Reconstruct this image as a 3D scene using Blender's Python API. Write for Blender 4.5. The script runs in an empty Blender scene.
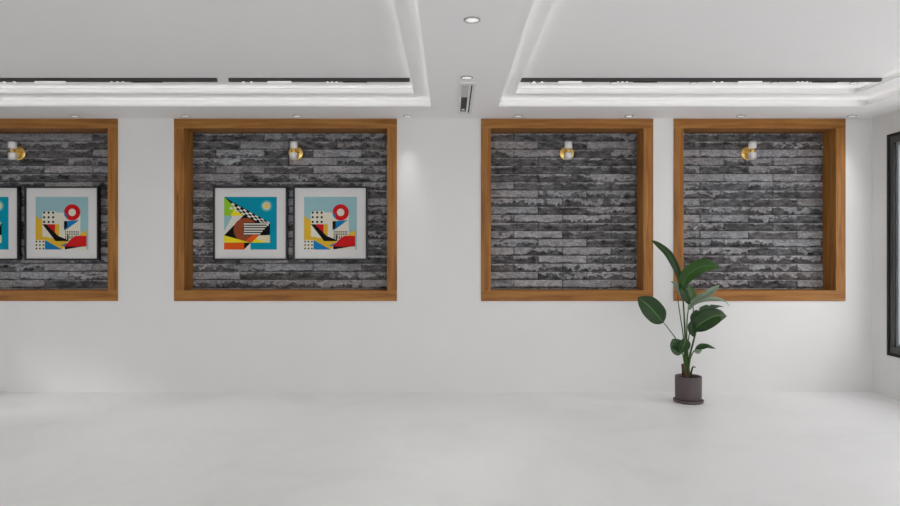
import bpy, bmesh, math, random
import numpy as np
from mathutils import Vector, Matrix

random.seed(7)
sc = bpy.context.scene
COL = sc.collection
PI = math.pi

# ------------------------------------------------------------------ room dimensions (metres)
CAM_Z = 1.423
H = 2.80
D = 6.654                 # far wall
F = 650.0
XL, XR, YB = -6.45, 4.32, -2.2
NICHE_Y = 6.893           # masonry plane behind the niches
N_TOP, N_BOT = 2.795, 0.932       # outer edges of the wooden surrounds
I_TOP, I_BOT = 2.697, 1.040       # inner edges

# ------------------------------------------------------------------ materials
def srgb(r, g, b):
    def f(c):
        c /= 255.0
        return c / 12.92 if c <= .04045 else ((c + .055) / 1.055) ** 2.4
    return (f(r), f(g), f(b), 1)

def mat(name, col=(.8, .8, .8, 1), rough=.5, metal=0, spec=.5, emit=None, estr=0, trans=0, ior=1.45):
    m = bpy.data.materials.new(name); m.use_nodes = True
    b = m.node_tree.nodes['Principled BSDF']
    b.inputs['Base Color'].default_value = col
    b.inputs['Roughness'].default_value = rough
    b.inputs['Metallic'].default_value = metal
    b.inputs['Specular IOR Level'].default_value = spec
    b.inputs['IOR'].default_value = ior
    b.inputs['Transmission Weight'].default_value = trans
    if emit:
        b.inputs['Emission Color'].default_value = emit
        b.inputs['Emission Strength'].default_value = estr
    return m

def nodes(m):
    return m.node_tree.nodes, m.node_tree.links, m.node_tree.nodes['Principled BSDF']

def ramp(N, stops):
    r = N.new('ShaderNodeValToRGB')
    while len(r.color_ramp.elements) < len(stops):
        r.color_ramp.elements.new(.5)
    for e, (p, c) in zip(r.color_ramp.elements, stops):
        e.position = p; e.color = c
    return r

def paint_mat(name, col, rough=.6, var=.02, scale=3.0):
    m = mat(name, col, rough, spec=.3)
    N, L, b = nodes(m)
    tc = N.new('ShaderNodeTexCoord')
    n = N.new('ShaderNodeTexNoise'); n.inputs['Scale'].default_value = scale; n.inputs['Detail'].default_value = 4
    L.new(tc.outputs['Object'], n.inputs['Vector'])
    lo = tuple(c * (1 - var) for c in col[:3]) + (1,)
    hi = tuple(min(1, c * (1 + var)) for c in col[:3]) + (1,)
    r = ramp(N, [(.3, lo), (.7, hi)])
    L.new(n.outputs['Fac'], r.inputs['Fac']); L.new(r.outputs['Color'], b.inputs['Base Color'])
    return m

def wood_mat(name, axis):
    m = mat(name, rough=.42, spec=.35)
    N, L, b = nodes(m)
    tc = N.new('ShaderNodeTexCoord'); mp = N.new('ShaderNodeMapping')
    s = [26, 26, 26]; s[axis] = 1.6
    mp.inputs['Scale'].default_value = s
    L.new(tc.outputs['Object'], mp.inputs['Vector'])
    n = N.new('ShaderNodeTexNoise'); n.inputs['Scale'].default_value = 1.0; n.inputs['Detail'].default_value = 8
    n.inputs['Roughness'].default_value = .62; n.inputs['Distortion'].default_value = .6
    L.new(mp.outputs['Vector'], n.inputs['Vector'])
    r = ramp(N, [(.28, srgb(112, 68, 24)), (.45, srgb(152, 99, 44)), (.56, srgb(166, 113, 54)), (.74, srgb(184, 134, 70))])
    L.new(n.outputs['Fac'], r.inputs['Fac']); L.new(r.outputs['Color'], b.inputs['Base Color'])
    bp = N.new('ShaderNodeBump'); bp.inputs['Strength'].default_value = .15; bp.inputs['Distance'].default_value = .002
    L.new(n.outputs['Fac'], bp.inputs['Height']); L.new(bp.outputs['Normal'], b.inputs['Normal'])
    return m

def floor_mat():
    m = mat('pale_marble_floor', rough=.34, spec=.4)
    N, L, b = nodes(m)
    tc = N.new('ShaderNodeTexCoord')
    n = N.new('ShaderNodeTexNoise'); n.inputs['Scale'].default_value = 1.1; n.inputs['Detail'].default_value = 9
    n.inputs['Roughness'].default_value = .66; n.inputs['Distortion'].default_value = .7
    L.new(tc.outputs['Object'], n.inputs['Vector'])
    r = ramp(N, [(.3, (.80, .795, .795, 1)), (.5, (.855, .85, .85, 1)), (.7, (.88, .876, .876, 1))])
    L.new(n.outputs['Fac'], r.inputs['Fac']); L.new(r.outputs['Color'], b.inputs['Base Color'])
    rr = N.new('ShaderNodeMapRange'); rr.inputs['To Min'].default_value = .30; rr.inputs['To Max'].default_value = .46
    L.new(n.outputs['Fac'], rr.inputs['Value']); L.new(rr.outputs['Result'], b.inputs['Roughness'])
    return m

def stone_mat():
    m = mat('split_slate', rough=.72, spec=.35)
    N, L, b = nodes(m)
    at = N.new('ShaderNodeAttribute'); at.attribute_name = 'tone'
    tc = N.new('ShaderNodeTexCoord'); mp = N.new('ShaderNodeMapping'); mp.inputs['Scale'].default_value = (1, 1, 2.4)
    L.new(tc.outputs['Object'], mp.inputs['Vector'])
    n = N.new('ShaderNodeTexNoise'); n.inputs['Scale'].default_value = 38; n.inputs['Detail'].default_value = 7
    n.inputs['Roughness'].default_value = .7
    L.new(mp.outputs['Vector'], n.inputs['Vector'])
    r = ramp(N, [(.3, (.4, .4, .41, 1)), (.5, (.95, .95, .96, 1)), (.72, (1.7, 1.67, 1.67, 1))])
    L.new(n.outputs['Fac'], r.inputs['Fac'])
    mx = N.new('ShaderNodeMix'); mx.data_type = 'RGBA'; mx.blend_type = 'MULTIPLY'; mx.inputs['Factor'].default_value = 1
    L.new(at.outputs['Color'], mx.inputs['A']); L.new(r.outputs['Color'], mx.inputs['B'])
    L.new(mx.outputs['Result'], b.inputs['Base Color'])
    bp = N.new('ShaderNodeBump'); bp.inputs['Strength'].default_value = .7; bp.inputs['Distance'].default_value = .004
    L.new(n.outputs['Fac'], bp.inputs['Height']); L.new(bp.outputs['Normal'], b.inputs['Normal'])
    return m

def leaf_mat(name, dark, light, under, rough=.33):
    m = mat(name, rough=rough, spec=.45)
    N, L, b = nodes(m)
    uv = N.new('ShaderNodeUVMap'); sp = N.new('ShaderNodeSeparateXYZ'); L.new(uv.outputs['UV'], sp.inputs['Vector'])
    a = N.new('ShaderNodeMath'); a.operation = 'ABSOLUTE'; L.new(sp.outputs['X'], a.inputs[0])
    # side veins run slanting off the midrib
    k = N.new('ShaderNodeMath'); k.operation = 'MULTIPLY_ADD'; k.inputs[1].default_value = -.35
    L.new(a.outputs[0], k.inputs[0]); L.new(sp.outputs['Y'], k.inputs[2])
    s = N.new('ShaderNodeMath'); s.operation = 'MULTIPLY'; s.inputs[1].default_value = 170; L.new(k.outputs[0], s.inputs[0])
    w = N.new('ShaderNodeMath'); w.operation = 'SINE'; L.new(s.outputs[0], w.inputs[0])
    mr = N.new('ShaderNodeMapRange'); mr.inputs['From Min'].default_value = -1; mr.inputs['To Max'].default_value = .35
    L.new(w.outputs[0], mr.inputs['Value'])
    mix = N.new('ShaderNodeMix'); mix.data_type = 'RGBA'
    mix.inputs['A'].default_value = dark; mix.inputs['B'].default_value = light
    L.new(mr.outputs['Result'], mix.inputs['Factor'])
    rib = N.new('ShaderNodeMapRange'); rib.inputs['From Min'].default_value = .02; rib.inputs['From Max'].default_value = .10
    rib.inputs['To Min'].default_value = 1; rib.inputs['To Max'].default_value = 0
    L.new(a.outputs[0], rib.inputs['Value'])
    mix2 = N.new('ShaderNodeMix'); mix2.data_type = 'RGBA'; mix2.inputs['B'].default_value = srgb(74, 118, 56)
    L.new(mix.outputs['Result'], mix2.inputs['A']); L.new(rib.outputs['Result'], mix2.inputs['Factor'])
    at = N.new('ShaderNodeAttribute'); at.attribute_name = 'underside'
    mix3 = N.new('ShaderNodeMix'); mix3.data_type = 'RGBA'; mix3.inputs['B'].default_value = under
    L.new(mix2.outputs['Result'], mix3.inputs['A']); L.new(at.outputs['Fac'], mix3.inputs['Factor'])
    L.new(mix3.outputs['Result'], b.inputs['Base Color'])
    bp = N.new('ShaderNodeBump'); bp.inputs['Strength'].default_value = .3; bp.inputs['Distance'].default_value = .001
    L.new(w.outputs[0], bp.inputs['Height']); L.new(bp.outputs['Normal'], b.inputs['Normal'])
    return m

M = {}
M['wall'] = paint_mat('white_wall_paint', (.84, .836, .83, 1), .62, .008)
M['ceil'] = paint_mat('white_ceiling_paint', (.95, .945, .945, 1), .7, .008)
M['floor'] = floor_mat()
M['wood_x'] = wood_mat('oak_grain_across', 0)
M['wood_y'] = wood_mat('oak_grain_deep', 1)
M['wood_z'] = wood_mat('oak_grain_upright', 2)
M['stone'] = stone_mat()
M['black'] = mat('black_metal', srgb(30, 30, 31), .35)
M['track'] = mat('black_aluminium', srgb(66, 66, 66), .45)
M['trackdark'] = mat('black_plastic', srgb(18, 18, 18), .5)
M['mod'] = mat('opal_diffuser', (.9, .9, .88, 1), .5, emit=(1, .97, .93, 1), estr=.25)
M['led'] = mat('small_led_lens', (.9, .9, .9, 1), .3, emit=(1, .98, .95, 1), estr=.5)
M['strip'] = mat('led_strip', (.9, .9, .9, 1), .5, emit=(1, .985, .965, 1), estr=2.5)
M['white'] = mat('white_enamel', (.82, .82, .82, 1), .4)
M['lens'] = mat('downlight_lens', (.9, .9, .88, 1), .4, emit=(1, .99, .96, 1), estr=.4)
M['ring'] = mat('downlight_rim', (.42, .42, .42, 1), .35, metal=.4)
M['grey'] = mat('grey_enamel', (.6, .6, .6, 1), .5)
M['dark'] = mat('dark_void_paint', srgb(34, 34, 36), .7)
M['brass'] = mat('polished_brass', srgb(240, 203, 122), .22, metal=1)
M['glass'] = mat('milky_glass', (.97, .97, .97, 1), .45, trans=.62, ior=1.25)
M['bulb'] = mat('opal_bulb', (.93, .93, .93, 1), .3, emit=(1, .96, .93, 1), estr=.35)
M['mat'] = mat('picture_mount', srgb(226, 225, 224), .8, spec=.1)
M['pot'] = mat('mauve_brown_ceramic', srgb(93, 81, 84), .55, spec=.35)
M['soil'] = paint_mat('dark_potting_soil', srgb(42, 31, 24), .95, .4, 60)
M['stem'] = paint_mat('green_stem', srgb(58, 88, 38), .45, .15, 20)
M['base'] = paint_mat('olive_stem_base', srgb(64, 74, 36), .6, .3, 30)
M['brown'] = paint_mat('dry_brown_sheath', srgb(74, 55, 40), .8, .3, 40)
M['leaf'] = leaf_mat('leaf_green', srgb(23, 52, 13), srgb(44, 82, 22), srgb(96, 128, 92))
M['leafl'] = leaf_mat('leaf_fresh_green', srgb(40, 78, 18), srgb(64, 108, 32), srgb(110, 140, 96))
M['leafp'] = leaf_mat('leaf_pale_back', srgb(132, 150, 128), srgb(158, 172, 152), srgb(140, 160, 140), .3)
M['alu'] = mat('graphite_aluminium', srgb(74, 74, 74), .4, metal=.3)
M['alub'] = mat('black_gasket', srgb(22, 22, 22), .6)
M['alul'] = mat('pale_grey_bead', srgb(150, 156, 158), .45)
M['pane'] = mat('window_glass', (1, 1, 1, 1), .0, trans=1, ior=1.02)
_n, _l, _b = nodes(M['pane'])           # thin clear sheet: passes light straight through, mirrors a little
_t = _n.new('ShaderNodeBsdfTransparent'); _g = _n.new('ShaderNodeBsdfGlossy'); _g.inputs['Roughness'].default_value = .02
_m = _n.new('ShaderNodeMixShader'); _m.inputs[0].default_value = .06
_l.new(_t.outputs[0], _m.inputs[1]); _l.new(_g.outputs[0], _m.inputs[2]); _l.new(_m.outputs[0], _n['Material Output'].inputs['Surface'])
M['ground'] = paint_mat('pale_paving', (.8, .8, .79, 1), .9, .05, 1)

# ------------------------------------------------------------------ mesh helpers
def box(bm, x0, x1, y0, y1, z0, z1, mi=0, bev=0):
    r = bmesh.ops.create_cube(bm, size=1)
    for v in r['verts']:
        v.co = Vector(((x0 + x1) / 2 + v.co.x * (x1 - x0), (y0 + y1) / 2 + v.co.y * (y1 - y0), (z0 + z1) / 2 + v.co.z * (z1 - z0)))
    fs = {f for v in r['verts'] for f in v.link_faces}
    for f in fs: f.material_index = mi
    if bev:
        es = list({e for v in r['verts'] for e in v.link_edges})
        bmesh.ops.bevel(bm, geom=es, offset=bev, segments=2, affect='EDGES', profile=.5)

def lathe(bm, prof, c=(0, 0, 0), axis='z', n=40, mi=0, close=False):
    rings = []
    for r, h in prof:
        ring = []
        for i in range(n):
            a = 2 * PI * i / n
            if axis == 'z': p = (c[0] + r * math.cos(a), c[1] + r * math.sin(a), c[2] + h)
            else: p = (c[0] + r * math.cos(a), c[1] + h, c[2] + r * math.sin(a))
            ring.append(bm.verts.new(p))
        rings.append(ring)
    pairs = list(zip(rings, rings[1:]))
    if close: pairs.append((rings[-1], rings[0]))
    for a, b in pairs:
        for i in range(n):
            f = bm.faces.new((a[i], a[(i + 1) % n], b[(i + 1) % n], b[i])); f.smooth = True; f.material_index = mi
    if not close:
        for ring in (rings[0], rings[-1]):
            f = bm.faces.new(ring); f.material_index = mi

def catmull(P, n):
    P = [Vector(p) for p in P]
    if len(P) == 2: return [P[0].lerp(P[1], i / n) for i in range(n + 1)]
    Q = [P[0] * 2 - P[1]] + P + [P[-1] * 2 - P[-2]]
    out = []; k = len(P) - 1
    for i in range(n + 1):
        t = i / n * k; j = min(int(t), k - 1); u = t - j
        a, b, c, d = Q[j:j + 4]
        out.append(.5 * ((2 * b) + (c - a) * u + (2 * a - 5 * b + 4 * c - d) * u * u + (3 * b - a - 3 * c + d) * u ** 3))
    return out

def tube(bm, P, r0, r1, n=10, seg=18, mi=0):
    pts = catmull(P, seg); rings = []
    for i, p in enumerate(pts):
        t = (pts[min(i + 1, seg)] - pts[max(i - 1, 0)]).normalized()
        a = t.cross(Vector((0, 1, 0.01))).normalized(); b = t.cross(a)
        r = r0 + (r1 - r0) * i / seg
        rings.append([bm.verts.new(p + a * r * math.cos(2 * PI * k / n) + b * r * math.sin(2 * PI * k / n)) for k in range(n)])
    for A, B in zip(rings, rings[1:]):
        for k in range(n):
            f = bm.faces.new((A[k], A[(k + 1) % n], B[(k + 1) % n], B[k])); f.smooth = True; f.material_index = mi
    bm.faces.new(rings[0]); bm.faces.new(rings[-1])

def obj(name, bm, mats, parent=None, loc=None):
    bmesh.ops.recalc_face_normals(bm, faces=bm.faces)
    me = bpy.data.meshes.new(name); bm.to_mesh(me); bm.free()
    for m in (mats if isinstance(mats, (list, tuple)) else [mats]): me.materials.append(m)
    o = bpy.data.objects.new(name, me); COL.objects.link(o)
    if parent: o.parent = parent
    if loc: o.location = loc
    return o

def thing(name, label, cat, loc=(0, 0, 0), group=None):
    o = bpy.data.objects.new(name, None); o.empty_display_size = .1; COL.objects.link(o)
    o.location = loc; tag(o, label, cat, group); return o

def tag(o, label, cat, group=None):
    o['label'] = label; o['category'] = cat
    if group: o['group'] = group
    return o

def structure(o): o['kind'] = 'structure'; return o

def copy_tree(o, parent=None):
    c = o.copy(); COL.objects.link(c)
    if parent: c.parent = parent
    for ch in list(o.children): copy_tree(ch, c)
    return c

def slab(bm, X0, X1, Y0, Y1, Z0, Z1, holes, axis='z'):
    """rectangle with rectangular holes cut out, as clean boxes; holes are (a0,a1,b0,b1)."""
    As = sorted({X0, X1, *[h[0] for h in holes], *[h[1] for h in holes]})
    Bs = sorted({Y0, Y1, *[h[2] for h in holes], *[h[3] for h in holes]})
    As = [a for a in As if X0 <= a <= X1]; Bs = [b for b in Bs if Y0 <= b <= Y1]
    idx = {}
    def V(a, b, z):
        k = (a, b, z)
        if k not in idx:
            p = {'z': (a, b, z), 'y': (a, z, b), 'x': (z, a, b)}[axis]
            idx[k] = bm.verts.new(p)
        return idx[k]
    full = {}
    for i in range(len(As) - 1):
        for j in range(len(Bs) - 1):
            ca, cb = (As[i] + As[i + 1]) / 2, (Bs[j] + Bs[j + 1]) / 2
            full[i, j] = not any(h[0] < ca < h[1] and h[2] < cb < h[3] for h in holes)
    for (i, j), s in full.items():
        if not s: continue
        a0, a1, b0, b1 = As[i], As[i + 1], Bs[j], Bs[j + 1]
        bm.faces.new((V(a0, b0, Z0), V(a1, b0, Z0), V(a1, b1, Z0), V(a0, b1, Z0)))
        bm.faces.new((V(a0, b0, Z1), V(a1, b0, Z1), V(a1, b1, Z1), V(a0, b1, Z1)))
        for (di, dj, p, q) in ((-1, 0, (a0, b0), (a0, b1)), (1, 0, (a1, b0), (a1, b1)), (0, -1, (a0, b0), (a1, b0)), (0, 1, (a0, b1), (a1, b1))):
            if not full.get((i + di, j + dj), False):
                bm.faces.new((V(*p, Z0), V(*q, Z0), V(*q, Z1), V(*p, Z1)))

# ------------------------------------------------------------------ shell
NX = [(-5.712, -3.399), (-2.822, -.543), (.317, 2.078), (2.288, 4.044)]     # outer left / right of the wooden surrounds
C = .101                                                                     # casing width
bm = bmesh.new(); box(bm, XL - .3, XR + .3, YB - .3, D + .6, -.12, 0)
structure(obj('floor', bm, M['floor']))
bm = bmesh.new()
slab(bm, XL - .25, XR + .25, 0, 3.15, D, NICHE_Y + .03, [(a + .02, b - .02, N_BOT + .02, N_TOP - .02) for a, b in NX], 'y')
slab(bm, XL - .25, XR + .25, 0, 3.15, NICHE_Y + .03, NICHE_Y + .15, [], 'y')
structure(obj('wall_far', bm, M['wall']))
RW = [(3.95, 6.412), (1.05, 3.45), (-1.75, .55)]
WZ = (.417, 2.587)
bm = bmesh.new()
slab(bm, YB - .25, D, 0, 3.15, XR, XR + .22, [(a, b, WZ[0], WZ[1]) for a, b in RW], 'x')
structure(obj('wall_right', bm, M['wall']))
LW = [(3.9, 5.5)]
bm = bmesh.new()
slab(bm, YB - .25, D, 0, 3.15, XL - .22, XL, [(a, b, .1, 1.5) for a, b in LW], 'x')
structure(obj('wall_left', bm, M['wall']))
BW = [(-5.4, -2.6), (-2.0, .8), (1.2, 3.8)]  # unseen windows behind the camera, put in to even out the light
bm = bmesh.new()
slab(bm, XL, XR, 0, 3.15, YB - .22, YB, [(a, b, .5, 2.55) for a, b in BW], 'y')
structure(obj('wall_back', bm, M['wall']))

# ceiling: dropped soffit, a shelf and the raised centre of two trays, each edge with a lip hiding a light cove
Z1, Z2, Z3 = H, 2.880, 2.950
LIP = .014
TR = [(-6.1, -.179, .5, 6.113), (.456, 3.89, .5, 6.113)]
IN = .165
TI = [(a + p, b - q, c + IN, d - IN) for (a, b, c, d), (p, q) in zip(TR, ((.15, .15), (.142, .178)))]
REC = .10
grow = lambda t, g: (t[0] - g, t[1] + g, t[2] - g, t[3] + g)
bm = bmesh.new()
slab(bm, XL, XR, YB, D, Z1, Z1 + LIP, TR)
slab(bm, XL, XR, YB, D, Z1 + LIP, Z2, [grow(t, REC) for t in TR])
slab(bm, XL, XR, YB, D, Z2, Z2 + LIP, TI)
slab(bm, XL, XR, YB, D, Z2 + LIP, Z3, [grow(t, REC) for t in TI])
slab(bm, XL, XR, YB, D, Z3, Z3 + .15, [])
structure(obj('ceiling', bm, M['ceil']))

for k, (t, side) in enumerate(((TR[0], 'left'), (TR[1], 'right'), (TI[0], 'left'), (TI[1], 'right'))):
    z = (Z1 if k < 2 else Z2) + LIP
    o_ = grow(t, .036); i_ = grow(t, .022)
    bm = bmesh.new(); slab(bm, o_[0], o_[1], o_[2], o_[3], z, z + .004, [i_])
    lev = 'lower' if k < 2 else 'upper'
    tag(obj('cove_light_strip', bm, M['strip']), f'hidden white light strip glowing along the {lev} edge of the {side} ceiling tray', 'light strip')

# windows of the right wall (and unseen ones, the back three added for even light)
def window(name, a0, a1, z0, z1, axis, plane, sgn):
    """frame in an opening; plane = room face of the wall, sgn = +1 outwards along the axis."""
    def B(bm, a, b, d0, d1, c, d, mi=0):
        lo, hi = sorted((plane + sgn * d0, plane + sgn * d1))
        if axis == 'x': box(bm, lo, hi, a, b, c, d, mi)
        else: box(bm, a, b, lo, hi, c, d, mi)
    def ring(bm, g, w, d0, d1, mi=0):
        A0, A1, C0, C1 = a0 + g, a1 - g, z0 + g, z1 - g
        B(bm, A0, A0 + w, d0, d1, C0, C1, mi); B(bm, A1 - w, A1, d0, d1, C0, C1, mi)
        B(bm, A0 + w, A1 - w, d0, d1, C0, C0 + w, mi); B(bm, A0 + w, A1 - w, d0, d1, C1 - w, C1, mi)
    bm = bmesh.new(); ring(bm, 0, .028, -.012, .16)
    root = structure(obj(name, bm, M['alub']))
    bm = bmesh.new(); ring(bm, .028, .062, -.002, .14); obj('window_frame', bm, M['alu'], root)
    mid = (a0 + a1) / 2
    bm = bmesh.new(); ring(bm, .09, .034, .02, .12); B(bm, mid - .03, mid + .03, .03, .12, z0 + .124, z1 - .124)
    obj('sash', bm, M['alul'], root)
    bm = bmesh.new(); B(bm, a0 + .12, a1 - .12, .07, .078, z0 + .12, z1 - .12); obj('glass_pane', bm, M['pane'], root)
    return root
for i, (a, b) in enumerate(RW): window(f'window_{i + 1}', a, b, WZ[0], WZ[1], 'x', XR, 1)
for i, (a, b) in enumerate(BW): window(f'window_{i + 4}', a, b, .5, 2.55, 'y', YB, -1)
for i, (a, b) in enumerate(LW): window(f'window_{i + 7}', a, b, .1, 1.5, 'x', XL, -1)

bm = bmesh.new(); slab(bm, -30, 30, -30, 30, -.3, -.13, [])
structure(obj('ground', bm, M['ground']))

# ------------------------------------------------------------------ niches: wooden surround + split stone cladding
def niche_frame(a, b, label):
    root = thing('niche_frame', label, 'wooden frame', ((a + b) / 2, D, N_BOT), 'oak surrounds of the wall niches')
    w = (b - a) / 2; h = N_TOP - N_BOT; t = I_TOP - N_BOT; s = I_BOT - N_BOT; d = NICHE_Y - D + .02
    pr = .012
    bm = bmesh.new(); box(bm, -w, w, -pr, .02, t, h, bev=.0025); obj('head_casing', bm, M['wood_x'], root)
    bm = bmesh.new(); box(bm, -w, w, -pr, .02, 0, s, bev=.0025); obj('sill_casing', bm, M['wood_x'], root)
    for g in (-1, 1):
        bm = bmesh.new(); x0, x1 = sorted((g * w, g * (w - C))); box(bm, x0, x1, -pr + .001, .02, s, t, bev=.0025); obj('side_casing', bm, M['wood_z'], root)
        bm = bmesh.new(); x0, x1 = sorted((g * (w - C + .0), g * (w - C + .018))); box(bm, x0, x1, .02, d, s, t); obj('jamb', bm, M['wood_z'], root)
    bm = bmesh.new(); box(bm, -w + C, w - C, .02, d, t, t + .018); obj('soffit_board', bm, M['wood_x'], root)
    bm = bmesh.new(); box(bm, -w + C, w - C, .02, d, s - .018, s); obj('sill_board', bm, M['wood_x'], root)
niche_frame(*NX[0], 'oak niche surround at the left edge of the photo, cut off by it')
niche_frame(*NX[1], 'wide oak niche surround holding the two fully visible framed pictures')
niche_frame(*NX[2], 'oak surround of the empty niche in the middle, left of the plant top')
niche_frame(*NX[3], 'oak surround of the empty niche nearest the right-hand window')

def vnoise(x, y, seed):
    xi = np.floor(x).astype(np.int64); yi = np.floor(y).astype(np.int64)
    fx = x - xi; fy = y - yi
    fx = fx * fx * (3 - 2 * fx); fy = fy * fy * (3 - 2 * fy)
    def h(a, b):
        n = (a * 374761393 + b * 668265263 + seed * 974634777) & 0x7fffffff
        n = ((n ^ (n >> 13)) * 1274126177) & 0x7fffffff
        n = (n ^ (n >> 16)) & 0xffff
        return n / 65535.0
    return (h(xi, yi) * (1 - fx) + h(xi + 1, yi) * fx) * (1 - fy) + (h(xi, yi + 1) * (1 - fx) + h(xi + 1, yi + 1) * fx) * fy

def fbm(x, y, seed, o=4, g=.5):
    s = 0; a = 1; t = 0
    for k in range(o):
        s = s + a * vnoise(x, y, seed + k * 17); t += a; a *= g; x = x * 2.03; y = y * 2.03
    return s / t

ROW, LEN, ROW0 = .0863, .514, 2.1735
def stone_cladding(a, b, joint, seed, label):
    x0, x1, z0, z1 = a + C + .0015, b - C - .0015, I_BOT + .0015, I_TOP - .0015
    st = .0052
    nx = int((x1 - x0) / st); nz = int((z1 - z0) / .0043)
    X, Z = np.meshgrid(np.linspace(x0, x1, nx), np.linspace(z0, z1, nz))
    v_ = (Z - ROW0) / ROW; r = np.floor(v_).astype(np.int64); v = v_ - r          # v: 0 bottom of the course, 1 top
    off = np.where(r % 2 == 0, 0.0, .5)
    u_ = (X - joint) / LEN + off; c = np.floor(u_).astype(np.int64); u = u_ - c
    def hs(k):
        n = (r * 7919 + c * 104729 + seed * 31 + k * 15485863) & 0x7fffffff
        n = ((n ^ (n >> 13)) * 1274126177) & 0x7fffffff
        return ((n ^ (n >> 15)) & 0xffff) / 65535.0
    kind = hs(1)
    # line below which the face has split away
    ln = .72 * fbm(X * 9, r * 9.7 + c * 3.1 + 0 * X, seed + 3, 2, .5) + .28 * vnoise(X * 48, r * 5.3 + Z * 14, seed + 8)
    pit = np.clip((fbm(X * 17, Z * 42, seed + 61, 3, .55) - .60) / .05, 0, 1)
    base = np.where(kind < .27, .10, np.where(kind < .62, .36, .80))
    brk = base + (ln - .5) * np.where(kind < .27, .45, np.where(kind < .62, 1.7, .7))
    edge = np.clip((v - brk) / .05, 0, 1); edge = edge * edge * (3 - 2 * edge)
    edge = edge * (1 - pit * np.where(kind < .27, .25, .85))
    rough = fbm(X * 24, Z * 60, seed + 50, 4, .6)
    chunk = np.abs(fbm(X * 15, Z * 34, seed + 90, 3, .5) - .5) * 2
    high = .028 - .016 * (v - .2) + .004 * (rough - .5)                      # upper face leans back: it catches the light
    low = .001 + .020 * rough - .009 * chunk + .007 * v
    h = low + (high - low) * edge
    h = h + (hs(2) - .5) * .008
    # joints
    jz = np.minimum(v, 1 - v) * ROW; jx = np.minimum(u, 1 - u) * LEN
    g = np.clip(np.minimum(jz / .0045, jx / .0062), 0, 1)
    h = h * g - .008 * (1 - g)
    Y = NICHE_Y - h
    rim = np.clip((v - .86) / .06, 0, 1)  # top light painted in as a paler strip along each course
    tone = .082 + .035 * hs(3) + (.16 + .09 * hs(5)) * edge + .05 * rim + .22 * (fbm(X * 16, Z * 36, seed + 7, 3) - .5)  # stone colour plus painted top light: paler upper faces, darker split ones
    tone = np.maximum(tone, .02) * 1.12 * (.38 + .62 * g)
    warm = (hs(4) - .5) * .08
    verts = np.stack([X, Y, Z], -1).reshape(-1, 3)
    i = np.arange(nx * nz).reshape(nz, nx)
    faces = np.stack([i[:-1, :-1], i[:-1, 1:], i[1:, 1:], i[1:, :-1]], -1).reshape(-1, 4)
    ox, oz = (a + b) / 2, z0
    verts = verts - np.array([ox, D, oz])
    # give the panel a back and edges, so that it is a slab
    n0 = len(verts)
    rim = np.concatenate([i[0, :], i[1:, -1], i[-1, -2::-1], i[-2:0:-1, 0]])
    back = verts[rim].copy(); back[:, 1] = NICHE_Y + .02 - D
    verts = np.vstack([verts, back]); m = len(rim); k = np.arange(m)
    sides = np.stack([rim, n0 + k, n0 + (k + 1) % m, rim[(k + 1) % m]], -1)
    faces = np.vstack([faces, sides])
    me = bpy.data.meshes.new('stone_cladding')
    me.vertices.add(len(verts)); me.vertices.foreach_set('co', verts.astype(np.float32).ravel())
    me.loops.add(faces.size); me.loops.foreach_set('vertex_index', faces.astype(np.int32).ravel())
    me.polygons.add(len(faces)); me.polygons.foreach_set('loop_start', np.arange(0, faces.size, 4, dtype=np.int32))
    me.polygons.foreach_set('loop_total', np.full(len(faces), 4, dtype=np.int32))
    me.update(calc_edges=True); me.validate()
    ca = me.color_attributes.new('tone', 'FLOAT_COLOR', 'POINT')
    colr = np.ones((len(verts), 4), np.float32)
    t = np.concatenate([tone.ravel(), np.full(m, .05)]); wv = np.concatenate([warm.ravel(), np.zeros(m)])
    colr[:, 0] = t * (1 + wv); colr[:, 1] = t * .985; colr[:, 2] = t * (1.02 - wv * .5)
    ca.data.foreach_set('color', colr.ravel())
    me.materials.append(M['stone'])
    o = bpy.data.objects.new('stone_cladding', me); COL.objects.link(o); o.location = (ox, D, oz)
    tag(o, label, 'stone cladding', 'split stone panels in the niches')
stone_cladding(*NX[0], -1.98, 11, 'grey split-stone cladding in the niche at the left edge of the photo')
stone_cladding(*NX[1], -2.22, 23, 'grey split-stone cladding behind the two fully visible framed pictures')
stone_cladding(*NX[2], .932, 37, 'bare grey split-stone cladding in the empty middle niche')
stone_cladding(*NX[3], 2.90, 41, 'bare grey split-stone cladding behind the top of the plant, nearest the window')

# ------------------------------------------------------------------ framed prints
COLS = dict(teal=srgb(0, 150, 176), lime=srgb(150, 205, 50), black=srgb(16, 16, 18), white=srgb(224, 222, 212), ice=srgb(150, 196, 200),
            rust=srgb(152, 76, 46), yellow=srgb(244, 224, 40), orange=srgb(236, 92, 26), cream=srgb(228, 216, 178), halo=srgb(80, 172, 184),
            pale=srgb(196, 214, 190), gold=srgb(240, 200, 80), sky=srgb(152, 192, 198), mustard=srgb(222, 180, 52), red=srgb(206, 28, 30),
            blue=srgb(22, 124, 184), bone=srgb(226, 222, 204), mint=srgb(110, 180, 120))
CN = list(COLS); CM = [mat('print_ink_' + k, COLS[k], .7, spec=.15) for k in CN]
S = .553

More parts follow.
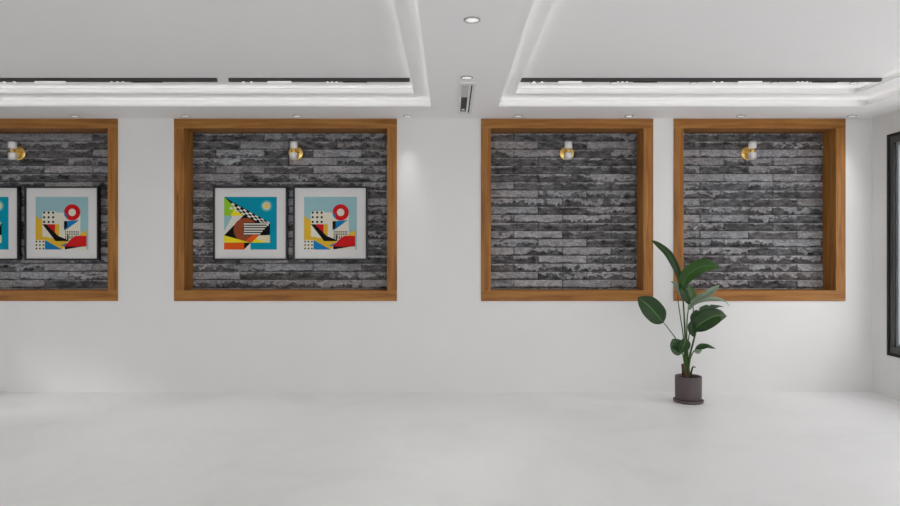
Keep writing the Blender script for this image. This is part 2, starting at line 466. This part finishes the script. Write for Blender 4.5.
class Art:
    def __init__(s): s.bm = bmesh.new(); s.k = 0; s.poly('', [(0, 0), (1, 0), (1, 1), (0, 1)], CN[0])
    def poly(s, _, P, col):
        s.k += 1; y = -.00012 * s.k
        vs = [s.bm.verts.new(((u - .5) * S, y, (.5 - v) * S)) for u, v in P]
        f = s.bm.faces.new(vs); f.material_index = CN.index(col); s.last = y
    def rect(s, u0, v0, u1, v1, col): s.poly('', [(u0, v0), (u1, v0), (u1, v1), (u0, v1)], col)
    def disc(s, u, v, r, col, a0=0, a1=2 * PI, n=36):
        s.poly('', [(u + r * math.cos(a0 + (a1 - a0) * i / n), v + r * math.sin(a0 + (a1 - a0) * i / n)) for i in range(n if a1 - a0 > 6.2 else n + 1)], col)

def art_guitar():
    a = Art(); a.rect(0, 0, 1, 1, 'teal')
    a.poly('', [(0, 0), (.36, .36), (0, .36)], 'lime')
    a.poly('', [(.2, .22), (.36, .36), (.12, .36)], 'yellow')
    a.poly('', [(0, 0), (.17, .10), (.87, .49), (.87, .72), (.60, .72), (.38, 1), (.36, 1), (.0, .73), (.36, .36)], 'black')
    a.poly('', [(0, .36), (.36, .36), (0, .73)], 'white'); a.poly('', [(0, .36), (.16, .36), (0, .66)], 'ice')
    # chequered band
    A0, A1 = Vector((.15, .11)), Vector((.87, .49)); nn = 13
    Nv = Vector((-.30, .62)).normalized()
    a.k += 1
    for i in range(nn):
        for j in range(3):
            w = .125 * (1 - .45 * i / nn)
            p = A0.lerp(A1, i / nn); q = A0.lerp(A1, (i + 1) / nn)
            if (i + j) % 2 == 0:
                o0, o1 = Nv * w * j / 3, Nv * w * (j + 1) / 3
                a.k -= 1
                a.poly('', [tuple(p + o0), tuple(q + o0), tuple(q + o1), tuple(p + o1)], 'white')
    a.disc(.405, .625, .225, 'rust'); a.disc(.46, .62, .105, 'black')
    a.rect(.375, .49, .80, .73, 'black')
    a.k += 1
    for i in range(5):
        v0 = .503 + i * .0465; r0 = .86 - (v0 - .5) * .85
        a.k -= 1
        a.poly('', [(.375, v0), (r0, v0), (r0 - .02, v0 + .025), (.375, v0 + .025)], 'white')
    a.poly('', [(.87, .53), (.87, .72), (.67, .72)], 'black')
    a.poly('', [(0, .73), (.5, .87), (0, .87)], 'yellow')
    a.poly('', [(.40, .84), (.55, .72), (.68, .73), (.54, .86)], 'orange')
    a.poly('', [(.52, .87), (.66, .73), (.87, .73), (.87, .87)], 'cream'); a.poly('', [(.52, .87), (.60, .79), (.80, .87)], 'yellow')
    a.rect(0, .875, .38, 1, 'orange'); a.poly('', [(.38, .875), (.5, .875), (.38, 1)], 'black'); a.poly('', [(.5, .875), (.5, 1), (.38, 1)], 'white')
    a.disc(.806, .172, .11, 'halo'); a.disc(.806, .172, .08, 'pale'); a.disc(.806, .172, .045, 'gold')
    return a.bm

def art_city():
    a = Art(); a.rect(0, 0, 1, 1, 'sky')
    a.poly('', [(0, .36), (.2, .5), (.5, .9), (.5, 1), (0, 1)], 'mustard'); a.poly('', [(.97, .63), (.97, .78), (.6, .84), (.8, .72)], 'mustard')
    a.rect(.5, .85, .97, 1, 'bone')
    a.poly('', [(.13, .28), (.36, .27), (.4, .30), (.85, .30), (.85, .72), (.6, .84), (.13, .75)], 'bone')
    a.poly('', [(.36, .72), (.62, .83), (.5, 1), (.3, .85)], 'mustard')
    a.rect(.37, .52, .45, .76, 'mustard')
    a.poly('', [(.15, .52), (.37, .52), (.37, .72)], 'red')
    a.poly('', [(.13, .52), (.20, .52), (.46, .77), (.46, .84), (.38, .84)], 'black')
    a.poly('', [(.38, .74), (.45, .75), (.62, .82), (.62, .84), (.38, .84)], 'black'); a.rect(.60, .72, .625, .84, 'black')
    a.k += 1
    for i in range(3):
        for j in range(3):
            a.k -= 1; a.rect(.145 + .085 * i, .28 + .088 * j, .182 + .085 * i, .32 + .088 * j, 'black')
    a.disc(.695, .295, .155, 'red'); a.disc(.695, .295, .07, 'bone')
    a.poly('', [(.54, .27), (.6, .36), (.60, .42), (.55, .36)], 'blue')
    a.poly('', [(.60, .46), (.83, .44), (.56, .64)], 'blue'); a.poly('', [(.54, .46), (.60, .46), (.60, .57), (.54, .64)], 'black')
    a.k += 1
    for i in range(8):
        for j in range(2):
            a.k -= 1; a.rect(.565 + .034 * i, .65 + .045 * j, .583 + .034 * i, .68 + .045 * j, 'black')
        if i < 5: a.k -= 1; a.rect(.565 + .034 * i, .74, .580 + .034 * i, .80, 'black')
    a.poly('', [(.47, .93), (.6, .87), (.58, .94)], 'blue')
    a.poly('', [(.55, .93), (.70, .78), (.76, .74), (.97, .74), (.97, .94), (.55, .97)], 'red')
    a.poly('', [(.55, .94), (.8, .945), (.97, .93), (.56, 1)], 'black')
    a.poly('', [(.18, .82), (.50, 1), (.18, 1)], 'blue')
    a.rect(0, .82, .18, 1, 'bone')
    a.k += 1
    for i in range(3):
        for j in range(3):
            a.k -= 1; a.rect(.005 + .065 * i, .835 + .066 * j, .035 + .065 * i, .863 + .066 * j, 'black')
    return a.bm

def picture(x, z, art, label):
    y = NICHE_Y - .036          # rests against the masonry
    root = thing('framed_picture', label, 'picture', (x, y, z), 'framed abstract prints in the niches')
    W, Hh, t, d = .389, .387, .017, .048
    bm = bmesh.new()
    slab(bm, -W, W, -Hh, Hh, -d, 0, [(-W + t, W - t, -Hh + t, Hh - t)], 'y'); obj('frame', bm, M['black'], root)
    bm = bmesh.new(); box(bm, -W + t, W - t, -.034, -.006, -Hh + t, Hh - t); obj('mount', bm, M['mat'], root)
    pr = obj('print', art(), CM, root); pr.location = (0, -.0345, .001)
zc = 1.735
picture(-4.91, zc, art_guitar, 'black-framed abstract print cut off by the left edge of the photo')
picture(-4.073, zc, art_city, 'black-framed print with red ring on pale blue, in the leftmost niche')
picture(-2.094, zc, art_guitar, 'black-framed teal print with chequered band and striped guitar-like form, fully in view')
picture(-1.255, zc, art_city, 'black-framed print with red ring on pale blue, right of the fully visible teal print')

# ------------------------------------------------------------------ wall lamps
def sconce(label):
    r = thing('wall_lamp', label, 'wall lamp', (0, 0, 0), 'brass wall lamps in the niches')
    bm = bmesh.new(); lathe(bm, [(.05, .012), (.077, .010), (.078, .0), (.077, -.006), (.070, -.010), (.030, -.012)], axis='y', n=48); obj('back_plate', bm, M['brass'], r)
    bm = bmesh.new(); tube(bm, [(0, -.005, .01), (0, -.05, .012), (0, -.095, .012)], .011, .011, 14, 8)
    lathe(bm, [(.016, -.02), (.024, -.014), (.026, 0), (.024, .014), (.016, .02)], (0, -.095, .012), 'z', 28); obj('arm', bm, M['brass'], r)
    for g in (1, -1):
        bm = bmesh.new()
        prof = [(.022, .020), (.038, .024), (.040, .032), (.0405, .092), (.0382, .092), (.0378, .034), (.036, .0265), (.022, .0225)]
        lathe(bm, [(a, g * b) for a, b in prof], (0, -.095, .012), 'z', 36, close=True); sh = obj('glass_shade', bm, M['glass'], r)
        bm = bmesh.new()
        lathe(bm, [(.012, g * .018), (.02, g * .03), (.029, g * .045), (.031, g * .058), (.026, g * .072), (.014, g * .081), (.003, g * .083)], (0, -.095, .012), 'z', 24)
        obj('bulb', bm, M['bulb'], sh)
    return r
lab = ['two-globe brass wall lamp above the pictures at the left edge',
       'two-globe brass wall lamp above the two fully visible pictures',
       'two-globe brass wall lamp in the empty middle niche',
       'two-globe brass wall lamp in the empty niche nearest the window']
first = sconce(lab[0])
for i, x in enumerate((-4.561, -1.630, 1.234, 3.152)):
    o = first if i == 0 else copy_tree(first)
    o['label'] = lab[i]; o.location = (x, NICHE_Y - .022, 2.479)

# ------------------------------------------------------------------ downlights
def downlight(R, label, group):
    r = thing('downlight', label, 'ceiling light', (0, 0, 0), group)
    bm = bmesh.new(); lathe(bm, [(R, 0), (R, -.003), (R * .97, -.0065), (R * .80, -.007), (R * .76, -.002), (R * .76, 0)], n=36, close=True); obj('trim_ring', bm, M['ring'], r)
    bm = bmesh.new(); lathe(bm, [(R * .77, -.001), (R * .77, -.005), (R * .5, -.007), (.002, -.0075)], n=36); obj('lens', bm, M['lens'], r)
    return r
spots = []
gA, gB, gC = 'downlights along the ceiling edge over the niches', 'downlights on the central ceiling beam', 'small downlights inside the right ceiling tray'
wl = [(-5.98, 'beyond the left edge of the photo'), (-4.87, 'first past the left edge of the photo'),
      (-3.764, 'above the niche at the left edge'), (-2.655, 'above the left end of the wide picture niche'),
      (-1.536, 'above the middle of the wide picture niche'), (-.427, 'just right of the wide picture niche'),
      (.6875, 'above the left part of the middle empty niche'), (1.797, 'above the right part of the middle empty niche'),
      (2.92, 'above the middle of the rightmost niche'), (4.035, 'in the far right corner, past the rightmost niche')]
d0 = downlight(.0445, '', gA)
n_ = 0
for x, t in wl:
    if x < -4.5: continue
    o = d0 if n_ == 0 else copy_tree(d0); n_ += 1
    o.location = (x, 6.523, Z1); o['label'] = 'round white downlight in the ceiling edge ' + t; spots.append((x, 6.523, Z1, 1.0))
b0 = downlight(.050, '', gB)
for i, (x, y, t) in enumerate([(.13, 3.833, 'nearest, at the top edge of the photo'), (.133, 5.094, 'just in front of the air slot')]):
    o = b0 if i == 0 else copy_tree(b0)
    o.location = (x, y, Z1); o['label'] = 'round white downlight on the central beam, ' + t; spots.append((x, y, Z1, 1.2))
for y in (2.57, 1.31): spots.append((.133, y, Z1, 1.2))
c0 = downlight(.036, '', gC)
names = ['first from the left', 'second from the left', 'middle of five', 'second from the right', 'first from the right']
for i, x in enumerate((.752, 1.468, 2.187, 2.907, 3.618)):
    o = c0 if i == 0 else copy_tree(c0)
    o.location = (x, 5.825, Z3); o['label'] = 'tiny round downlight behind the right black track, ' + names[i]

# ------------------------------------------------------------------ magnetic tracks with light modules
YT = 5.683
def track(x0, x1, units, label):
    root = thing('light_track', label, 'track light', (x0, YT, Z3), 'black light tracks on the raised ceilings')
    L = x1 - x0; w, h = .017, .028
    bm = bmesh.new()
    slab(bm, 0, L, -w, w, -h, -h + .004, [(0.02, L - .02, -w + .005, w - .005)])
    box(bm, 0, L, -w, -w + .005, -h + .004, 0); box(bm, 0, L, w - .005, w, -h + .004, 0)
    box(bm, 0, .02, -w + .005, w - .005, -h + .004, 0); box(bm, L - .02, L, -w + .005, w - .005, -h + .004, 0)
    box(bm, .02, L - .02, -w + .005, w - .005, -.008, 0)
    obj('rail', bm, M['track'], root)
    for u0, s in units:
        px = .00874 * s
        def seg(a, b): return u0 - x0 + a * px, u0 - x0 + b * px
        a, b = seg(39, 62); bm = bmesh.new(); box(bm, a, b, -.0155, .0155, -h - .014, -.012); obj('linear_diffuser', bm, M['mod'], root)
        a, b = seg(10, 28); bm = bmesh.new(); box(bm, a, b, -.011, .011, -h - .001, -.012); p = obj('spot_module', bm, M['trackdark'], root)
        for c in (14.5, 22.5):
            cc = seg(c, c)[0]; bm = bmesh.new(); lathe(bm, [(.009, 0), (.012, -.004), (.010, -.010), (.004, -.012)], (cc, 0, -h - .001), n=16); obj('spot_lens', bm, M['led'], p)
        a, b = seg(94, 112); bm = bmesh.new(); box(bm, a, b, -.011, .011, -h - .001, -.012); p = obj('spot_module', bm, M['trackdark'], root)
        for c in (98.5, 103, 107.5):
            cc = seg(c, c)[0]; bm = bmesh.new(); lathe(bm, [(.008, 0), (.011, -.004), (.009, -.009), (.004, -.011)], (cc, 0, -h - .001), n=16); obj('spot_lens', bm, M['led'], p)
        a, b = seg(114, 138); bm = bmesh.new(); box(bm, a, b, -.0155, .0155, -h - .006, -.012)
        obj('grille_module', bm, M['trackdark'], root)
track(.607, 3.765, [(.607, 1), (2.18, 1)], 'long black light track inside the right ceiling tray')
track(-1.932, -.352, [(-1.932, 1)], 'short black light track at the right end of the left tray')
track(-4.06, -2.038, [(-4.06, 1.28)], 'black light track running out at the left edge of the photo')

# ------------------------------------------------------------------ linear air slot in the beam
r = thing('air_vent', 'slim white slot air vent with dark grille in the central ceiling beam', 'air vent', (0, 0, Z1))
bm = bmesh.new(); slab(bm, .079, .209, 5.24, 6.40, -.010, 0, [(.098, .154, 5.30, 6.30), (.173, .185, 5.30, 6.36)]); obj('vent_frame', bm, M['white'], r)
bm = bmesh.new(); box(bm, .098, .154, 5.30, 5.72, -.006, -.001); obj('blank_plate', bm, M['grey'], r, None)
bm = bmesh.new(); box(bm, .098, .154, 5.72, 6.16, -.003, -.0005)
for k in range(10): box(bm, .098, .154, 5.735 + k * .043, 5.749 + k * .043, -.0075, -.003, 1)
obj('grille', bm, [M['dark'], M['track']], r)
bm = bmesh.new(); box(bm, .098, .154, 6.16, 6.30, -.003, -.0005); w_ = obj('outlet', bm, M['trackdark'], r)
bm = bmesh.new(); box(bm, .112, .140, 6.20, 6.235, -.009, -.003, bev=.002); obj('sensor', bm, M['white'], w_)
bm = bmesh.new(); box(bm, .173, .185, 5.30, 6.36, -.003, -.0005); obj('slot', bm, M['dark'], r)

# ------------------------------------------------------------------ potted plant
PX, PY = 2.279, 6.216
plant = thing('potted_plant', 'tall broad-leaved green plant in a mauve-brown pot on the floor', 'potted plant', (PX, PY, 0))
bm = bmesh.new(); lathe(bm, [(.11, .0), (.134, .002), (.139, .012), (.139, .026), (.134, .028), (.128, .022), (.11, .014)], n=56); obj('saucer', bm, M['pot'], plant)
bm = bmesh.new(); lathe(bm, [(.05, .0165), (.112, .0165), (.118, .022), (.1215, .06), (.1225, .245), (.1205, .249), (.1165, .249), (.1145, .245), (.113, .20), (.05, .19)], n=56); obj('pot', bm, M['pot'], plant)
bm = bmesh.new(); lathe(bm, [(.113, .205), (.113, .226), (.06, .232), (.01, .236)], n=32); obj('soil', bm, M['soil'], plant)

def P(x, y, d=0):
    Y = PY - d
    return Vector(((x - 450) * Y / F - PX, Y - PY, CAM_Z + (253 - y) * Y / F))

def leaf(pts, hw, N, parent, m='leaf', fold=.25, under=0, notch=0, peak=.42, curl=0):
    N = Vector(N).normalized(); n, k = 30, 8
    C_ = catmull(pts, n); me_v = []; uvs = []
    rnd = random.Random(int(abs(pts[0][0]) * 1e5) + n)
    ph = rnd.random() * 6
    for i, p in enumerate(C_):
        t = i / n
        T = (C_[min(i + 1, n)] - C_[max(i - 1, 0)]).normalized()
        side = T.cross(N).normalized(); nn = side.cross(T).normalized()
        e = math.log(.5) / math.log(peak)
        w = hw * max(.015, math.sin(PI * t ** e)) ** .72
        for j in range(-k, k + 1):
            s = j / k; ww = w
            if notch and abs(s) > .5: ww = w * (1 - notch * max(0, math.sin(t * 21 + (2 if s > 0 else 0))) ** 6)
            wav = .05 * hw * math.sin(t * 16 + ph + (1.5 if s > 0 else 0)) * abs(s) ** 2
            me_v.append(p + side * s * ww + nn * (abs(s) * ww * fold - curl * ww * s * s + wav)); uvs.append((s, t))
    K = 2 * k + 1; faces = []
    for i in range(n):
        for j in range(K - 1):
            a = i * K + j; faces.append((a, a + 1, a + K + 1, a + K))
    me = bpy.data.meshes.new('leaf'); me.from_pydata([tuple(v) for v in me_v], [], faces)
    ul = me.uv_layers.new(name='UVMap')
    for l in me.loops: ul.data[l.index].uv = uvs[l.vertex_index]
    at = me.attributes.new('underside', 'FLOAT', 'POINT')
    for v in at.data: v.value = under
    for p in me.polygons: p.use_smooth = True
    me.materials.append(M[m])
    o = bpy.data.objects.new('leaf', me); COL.objects.link(o); o.parent = parent
    so = o.modifiers.new('thickness', 'SOLIDIFY'); so.thickness = .0012; so.offset = 0
    return o

def stem(pts, r0, r1, m='stem'):
    bm = bmesh.new(); tube(bm, pts, r0, r1, 10, 20)
    return obj('stem', bm, M[m], plant)

s1 = stem([P(686.5, 380), P(685.8, 352, .01), P(684.6, 325, .02), P(683.2, 302, .02), P(681.2, 284, .02)], .011, .006)
leaf([P(681.3, 286, .02), P(677.5, 271, .01), P(669, 255, 0), P(659, 245.5, -.02), P(651.4, 240.3, -.03)], .036, (-.45, -.75, .45), s1, 'leaf', .35, peak=.46)
leaf([P(681, 294, .03), P(685, 279, .06), P(697, 268.5, .10), P(709, 265.5, .12), P(719.5, 267.8, .12)], .076, (-.30, -.80, .50), s1, 'leafl', .15, peak=.50)
leaf([P(681, 283, .04), P(683, 293, .07), P(687, 300, .09), P(691.5, 303, .08)], .05, (.35, -.85, .3), s1, 'leaf', .25)
s2 = stem([P(685.2, 378), P(683.6, 340, -.01), P(680.4, 317, -.03), P(678.2, 302, -.04), P(677.6, 294, -.04)], .006, .004)
leaf([P(683, 299, -.03), P(679, 290, -.03), P(675, 284, -.03), P(670.8, 281.4, -.03)], .024, (-.3, -.8, .4), s2, 'leafp', .4)
s3 = stem([P(687.6, 378), P(686.8, 345, .02), P(687, 322, .05), P(688.4, 309, .08)], .008, .0045)
leaf([P(688.2, 310, .08), P(693, 303, .12), P(702, 298, .17), P(711, 292, .18), P(719.5, 284.5, .15)], .056, (-.2, -.55, .8), s3, 'leafp', .18, peak=.45, notch=.2)
leaf([P(688.6, 309, .07), P(697, 302.5, .05), P(711, 299.8, .03), P(722, 300.5, .0), P(729.8, 306.2, -.02)], .036, (.1, -.45, .9), s3, 'leafp', .3, peak=.55)
s4 = stem([P(688.4, 378), P(688, 345, -.01), P(691.5, 322, -.02), P(693.4, 310, -.02), P(692, 300, -.02)], .006, .004)
leaf([P(693.5, 303, -.01), P(692.5, 296, 0), P(690, 289, 0), P(688.3, 286, 0)], .04, (.2, -.9, .2), s4, 'leafl', .2)
s5 = stem([P(687.6, 378), P(689.5, 358, .02), P(693, 343, .04), P(696, 331.5, .05), P(697.5, 327, .05)], .011, .007)
leaf([P(693.5, 330.5, .06), P(700, 324, .09), P(709, 318.5, .12), P(718, 315.5, .12), P(726.6, 315.8, .10)], .092, (-.12, -.88, .42), s5, 'leaf', .18, peak=.42)
leaf([P(690, 324.5, .03), P(697, 315, .02), P(706, 309.5, .0), P(714, 307, -.02), P(723.5, 306.6, -.04)], .055, (-.4, -.45, .85), s5, 'leaf', .25, under=.35, notch=.55)
leaf([P(692, 321.5, .06), P(692, 329, .08), P(693.4, 336.8, .08)], .038, (-.4, -.9, .1), s5, 'leaf', .4)
s6 = stem([P(686, 378), P(684, 358, .02), P(677.2, 341, .05), P(669.5, 330, .07), P(662.8, 321.6, .08)], .006, .004)
leaf([P(663.4, 322.3, .08), P(658, 316, .10), P(650, 307, .11), P(643.5, 301.5, .11), P(638.4, 297.2, .10)], .098, (-.25, -.92, .25), s6, 'leaf', .16, peak=.42)
s7 = stem([P(686.4, 378), P(684.4, 364, .03), P(682.6, 353, .05)], .006, .005)
leaf([P(682.8, 353, .06), P(679, 349, .08), P(675.5, 343.5, .09), P(672.5, 339, .08)], .072, (-.25, -.9, .3), s7, 'leaf', .2, peak=.45, under=.25)
leaf([P(680.5, 352.5, .08), P(683, 347, .11), P(685, 342, .12), P(685.8, 337.5, .11)], .062, (.2, -.95, .2), s7, 'leaf', .2)
s8 = stem([P(688, 378), P(690, 360, .02), P(693, 352.5, .04), P(695.5, 349.5, .05)], .007, .005)
leaf([P(695, 350, .05), P(700, 345.8, .08), P(707, 345, .10), P(715.6, 348.3, .10)], .040, (.1, -.6, .8), s8, 'leaf', .1, curl=.5, peak=.4)
leaf([P(694.5, 350.3, .06), P(698, 351.5, .09), P(702, 350.5, .10)], .022, (0, -.9, .1), s8, 'leafp', .2)
bm = bmesh.new(); tube(bm, [P(684.6, 380), P(684.2, 372, .02), P(682.6, 364, .03)], .034, .012, 12, 10); obj('dry_sheath', bm, M['brown'], plant)
bm = bmesh.new(); tube(bm, [P(687, 380), P(688, 371, .0), P(687.4, 361, .0)], .026, .010, 12, 10); obj('stem_base', bm, M['base'], plant)
bm = bmesh.new(); tube(bm, [P(689.5, 379), P(691.5, 371, .02), P(693, 366.8, .03), P(695.6, 367.6, .04)], .011, .004, 10, 12); obj('dry_sheath', bm, M['brown'], plant)

# ------------------------------------------------------------------ lights
def lamp(kind, name, loc, energy, rot=(0, 0, 0), **kw):
    l = bpy.data.lights.new(name, kind); l.energy = energy
    for k, v in kw.items(): setattr(l, k, v)
    o = bpy.data.objects.new(name, l); COL.objects.link(o); o.location = loc; o.rotation_euler = rot
    return o
for x, y, z, s in spots:
    lamp('SPOT', 'downlight_beam', (x, y, z - .02), 16.0 * s, spot_size=math.radians(46), spot_blend=1.0, shadow_soft_size=.04, color=(1, .985, .96))
# adjustable spots clipped into the tracks, aimed at the floor in front of them
for x, e in ((-3.83, 26), (-2.93, 26), (-1.77, 22), (-1.03, 18), (.77, 11), (1.52, 7), (2.35, 4)):
    lamp('SPOT', 'track_spot_beam', (x, YT, Z3 - .055), e, (-math.radians(20), 0, 0), spot_size=math.radians(86), spot_blend=.8, shadow_soft_size=.03, color=(1, .99, .975))
sun = lamp('SUN', 'low_sun', (-12, 0, 6), 1.0, angle=math.radians(9), color=(1, .985, .96))
sun.rotation_euler = Vector((2.45, 1.35, -1.0)).to_track_quat('-Z', 'Y').to_euler()
# portals guide the daylight through the openings (they give off no light themselves)
def portal(loc, rot, sx, sy):
    o = lamp('AREA', 'window_portal', loc, 0, rot, shape='RECTANGLE', size=sx, size_y=sy)
    o.data.cycles.is_portal = True
for a, b in RW: portal((XR + .2, (a + b) / 2, (WZ[0] + WZ[1]) / 2), (0, PI / 2, 0), WZ[1] - WZ[0], b - a)
for a, b in LW: portal((XL - .2, (a + b) / 2, .8), (0, -PI / 2, 0), 1.4, b - a)
for a, b in BW: portal(((a + b) / 2, YB - .2, 1.525), (PI / 2, 0, 0), b - a, 2.05)

w = bpy.data.worlds.new('overcast_sky'); sc.world = w; w.use_nodes = True
N, L = w.node_tree.nodes, w.node_tree.links
bg = N['Background']
tc = N.new('ShaderNodeTexCoord'); sp = N.new('ShaderNodeSeparateXYZ'); L.new(tc.outputs['Generated'], sp.inputs[0])
r = ramp(N, [(0.0, (.80, .80, .80, 1)), (.5, (1, .99, .978, 1)), (1.0, (.90, .91, .94, 1))])
mr = N.new('ShaderNodeMapRange'); mr.inputs['From Min'].default_value = -1
L.new(sp.outputs['Z'], mr.inputs['Value']); L.new(mr.outputs['Result'], r.inputs['Fac']); L.new(r.outputs['Color'], bg.inputs['Color'])
bg.inputs['Strength'].default_value = 2.9

# ------------------------------------------------------------------ camera + view
cd = bpy.data.cameras.new('camera'); cam = bpy.data.objects.new('camera', cd); COL.objects.link(cam)
cam.location = (0, 0, CAM_Z); cam.rotation_euler = (PI / 2, 0, 0)
cd.sensor_width = 36; cd.lens = F / 900 * 36; cd.clip_start = .05
sc.camera = cam
vs = sc.view_settings
vs.view_transform = 'Standard'; vs.look = 'None'; vs.gamma = 1; vs.use_curve_mapping = False; vs.exposure = 0.08
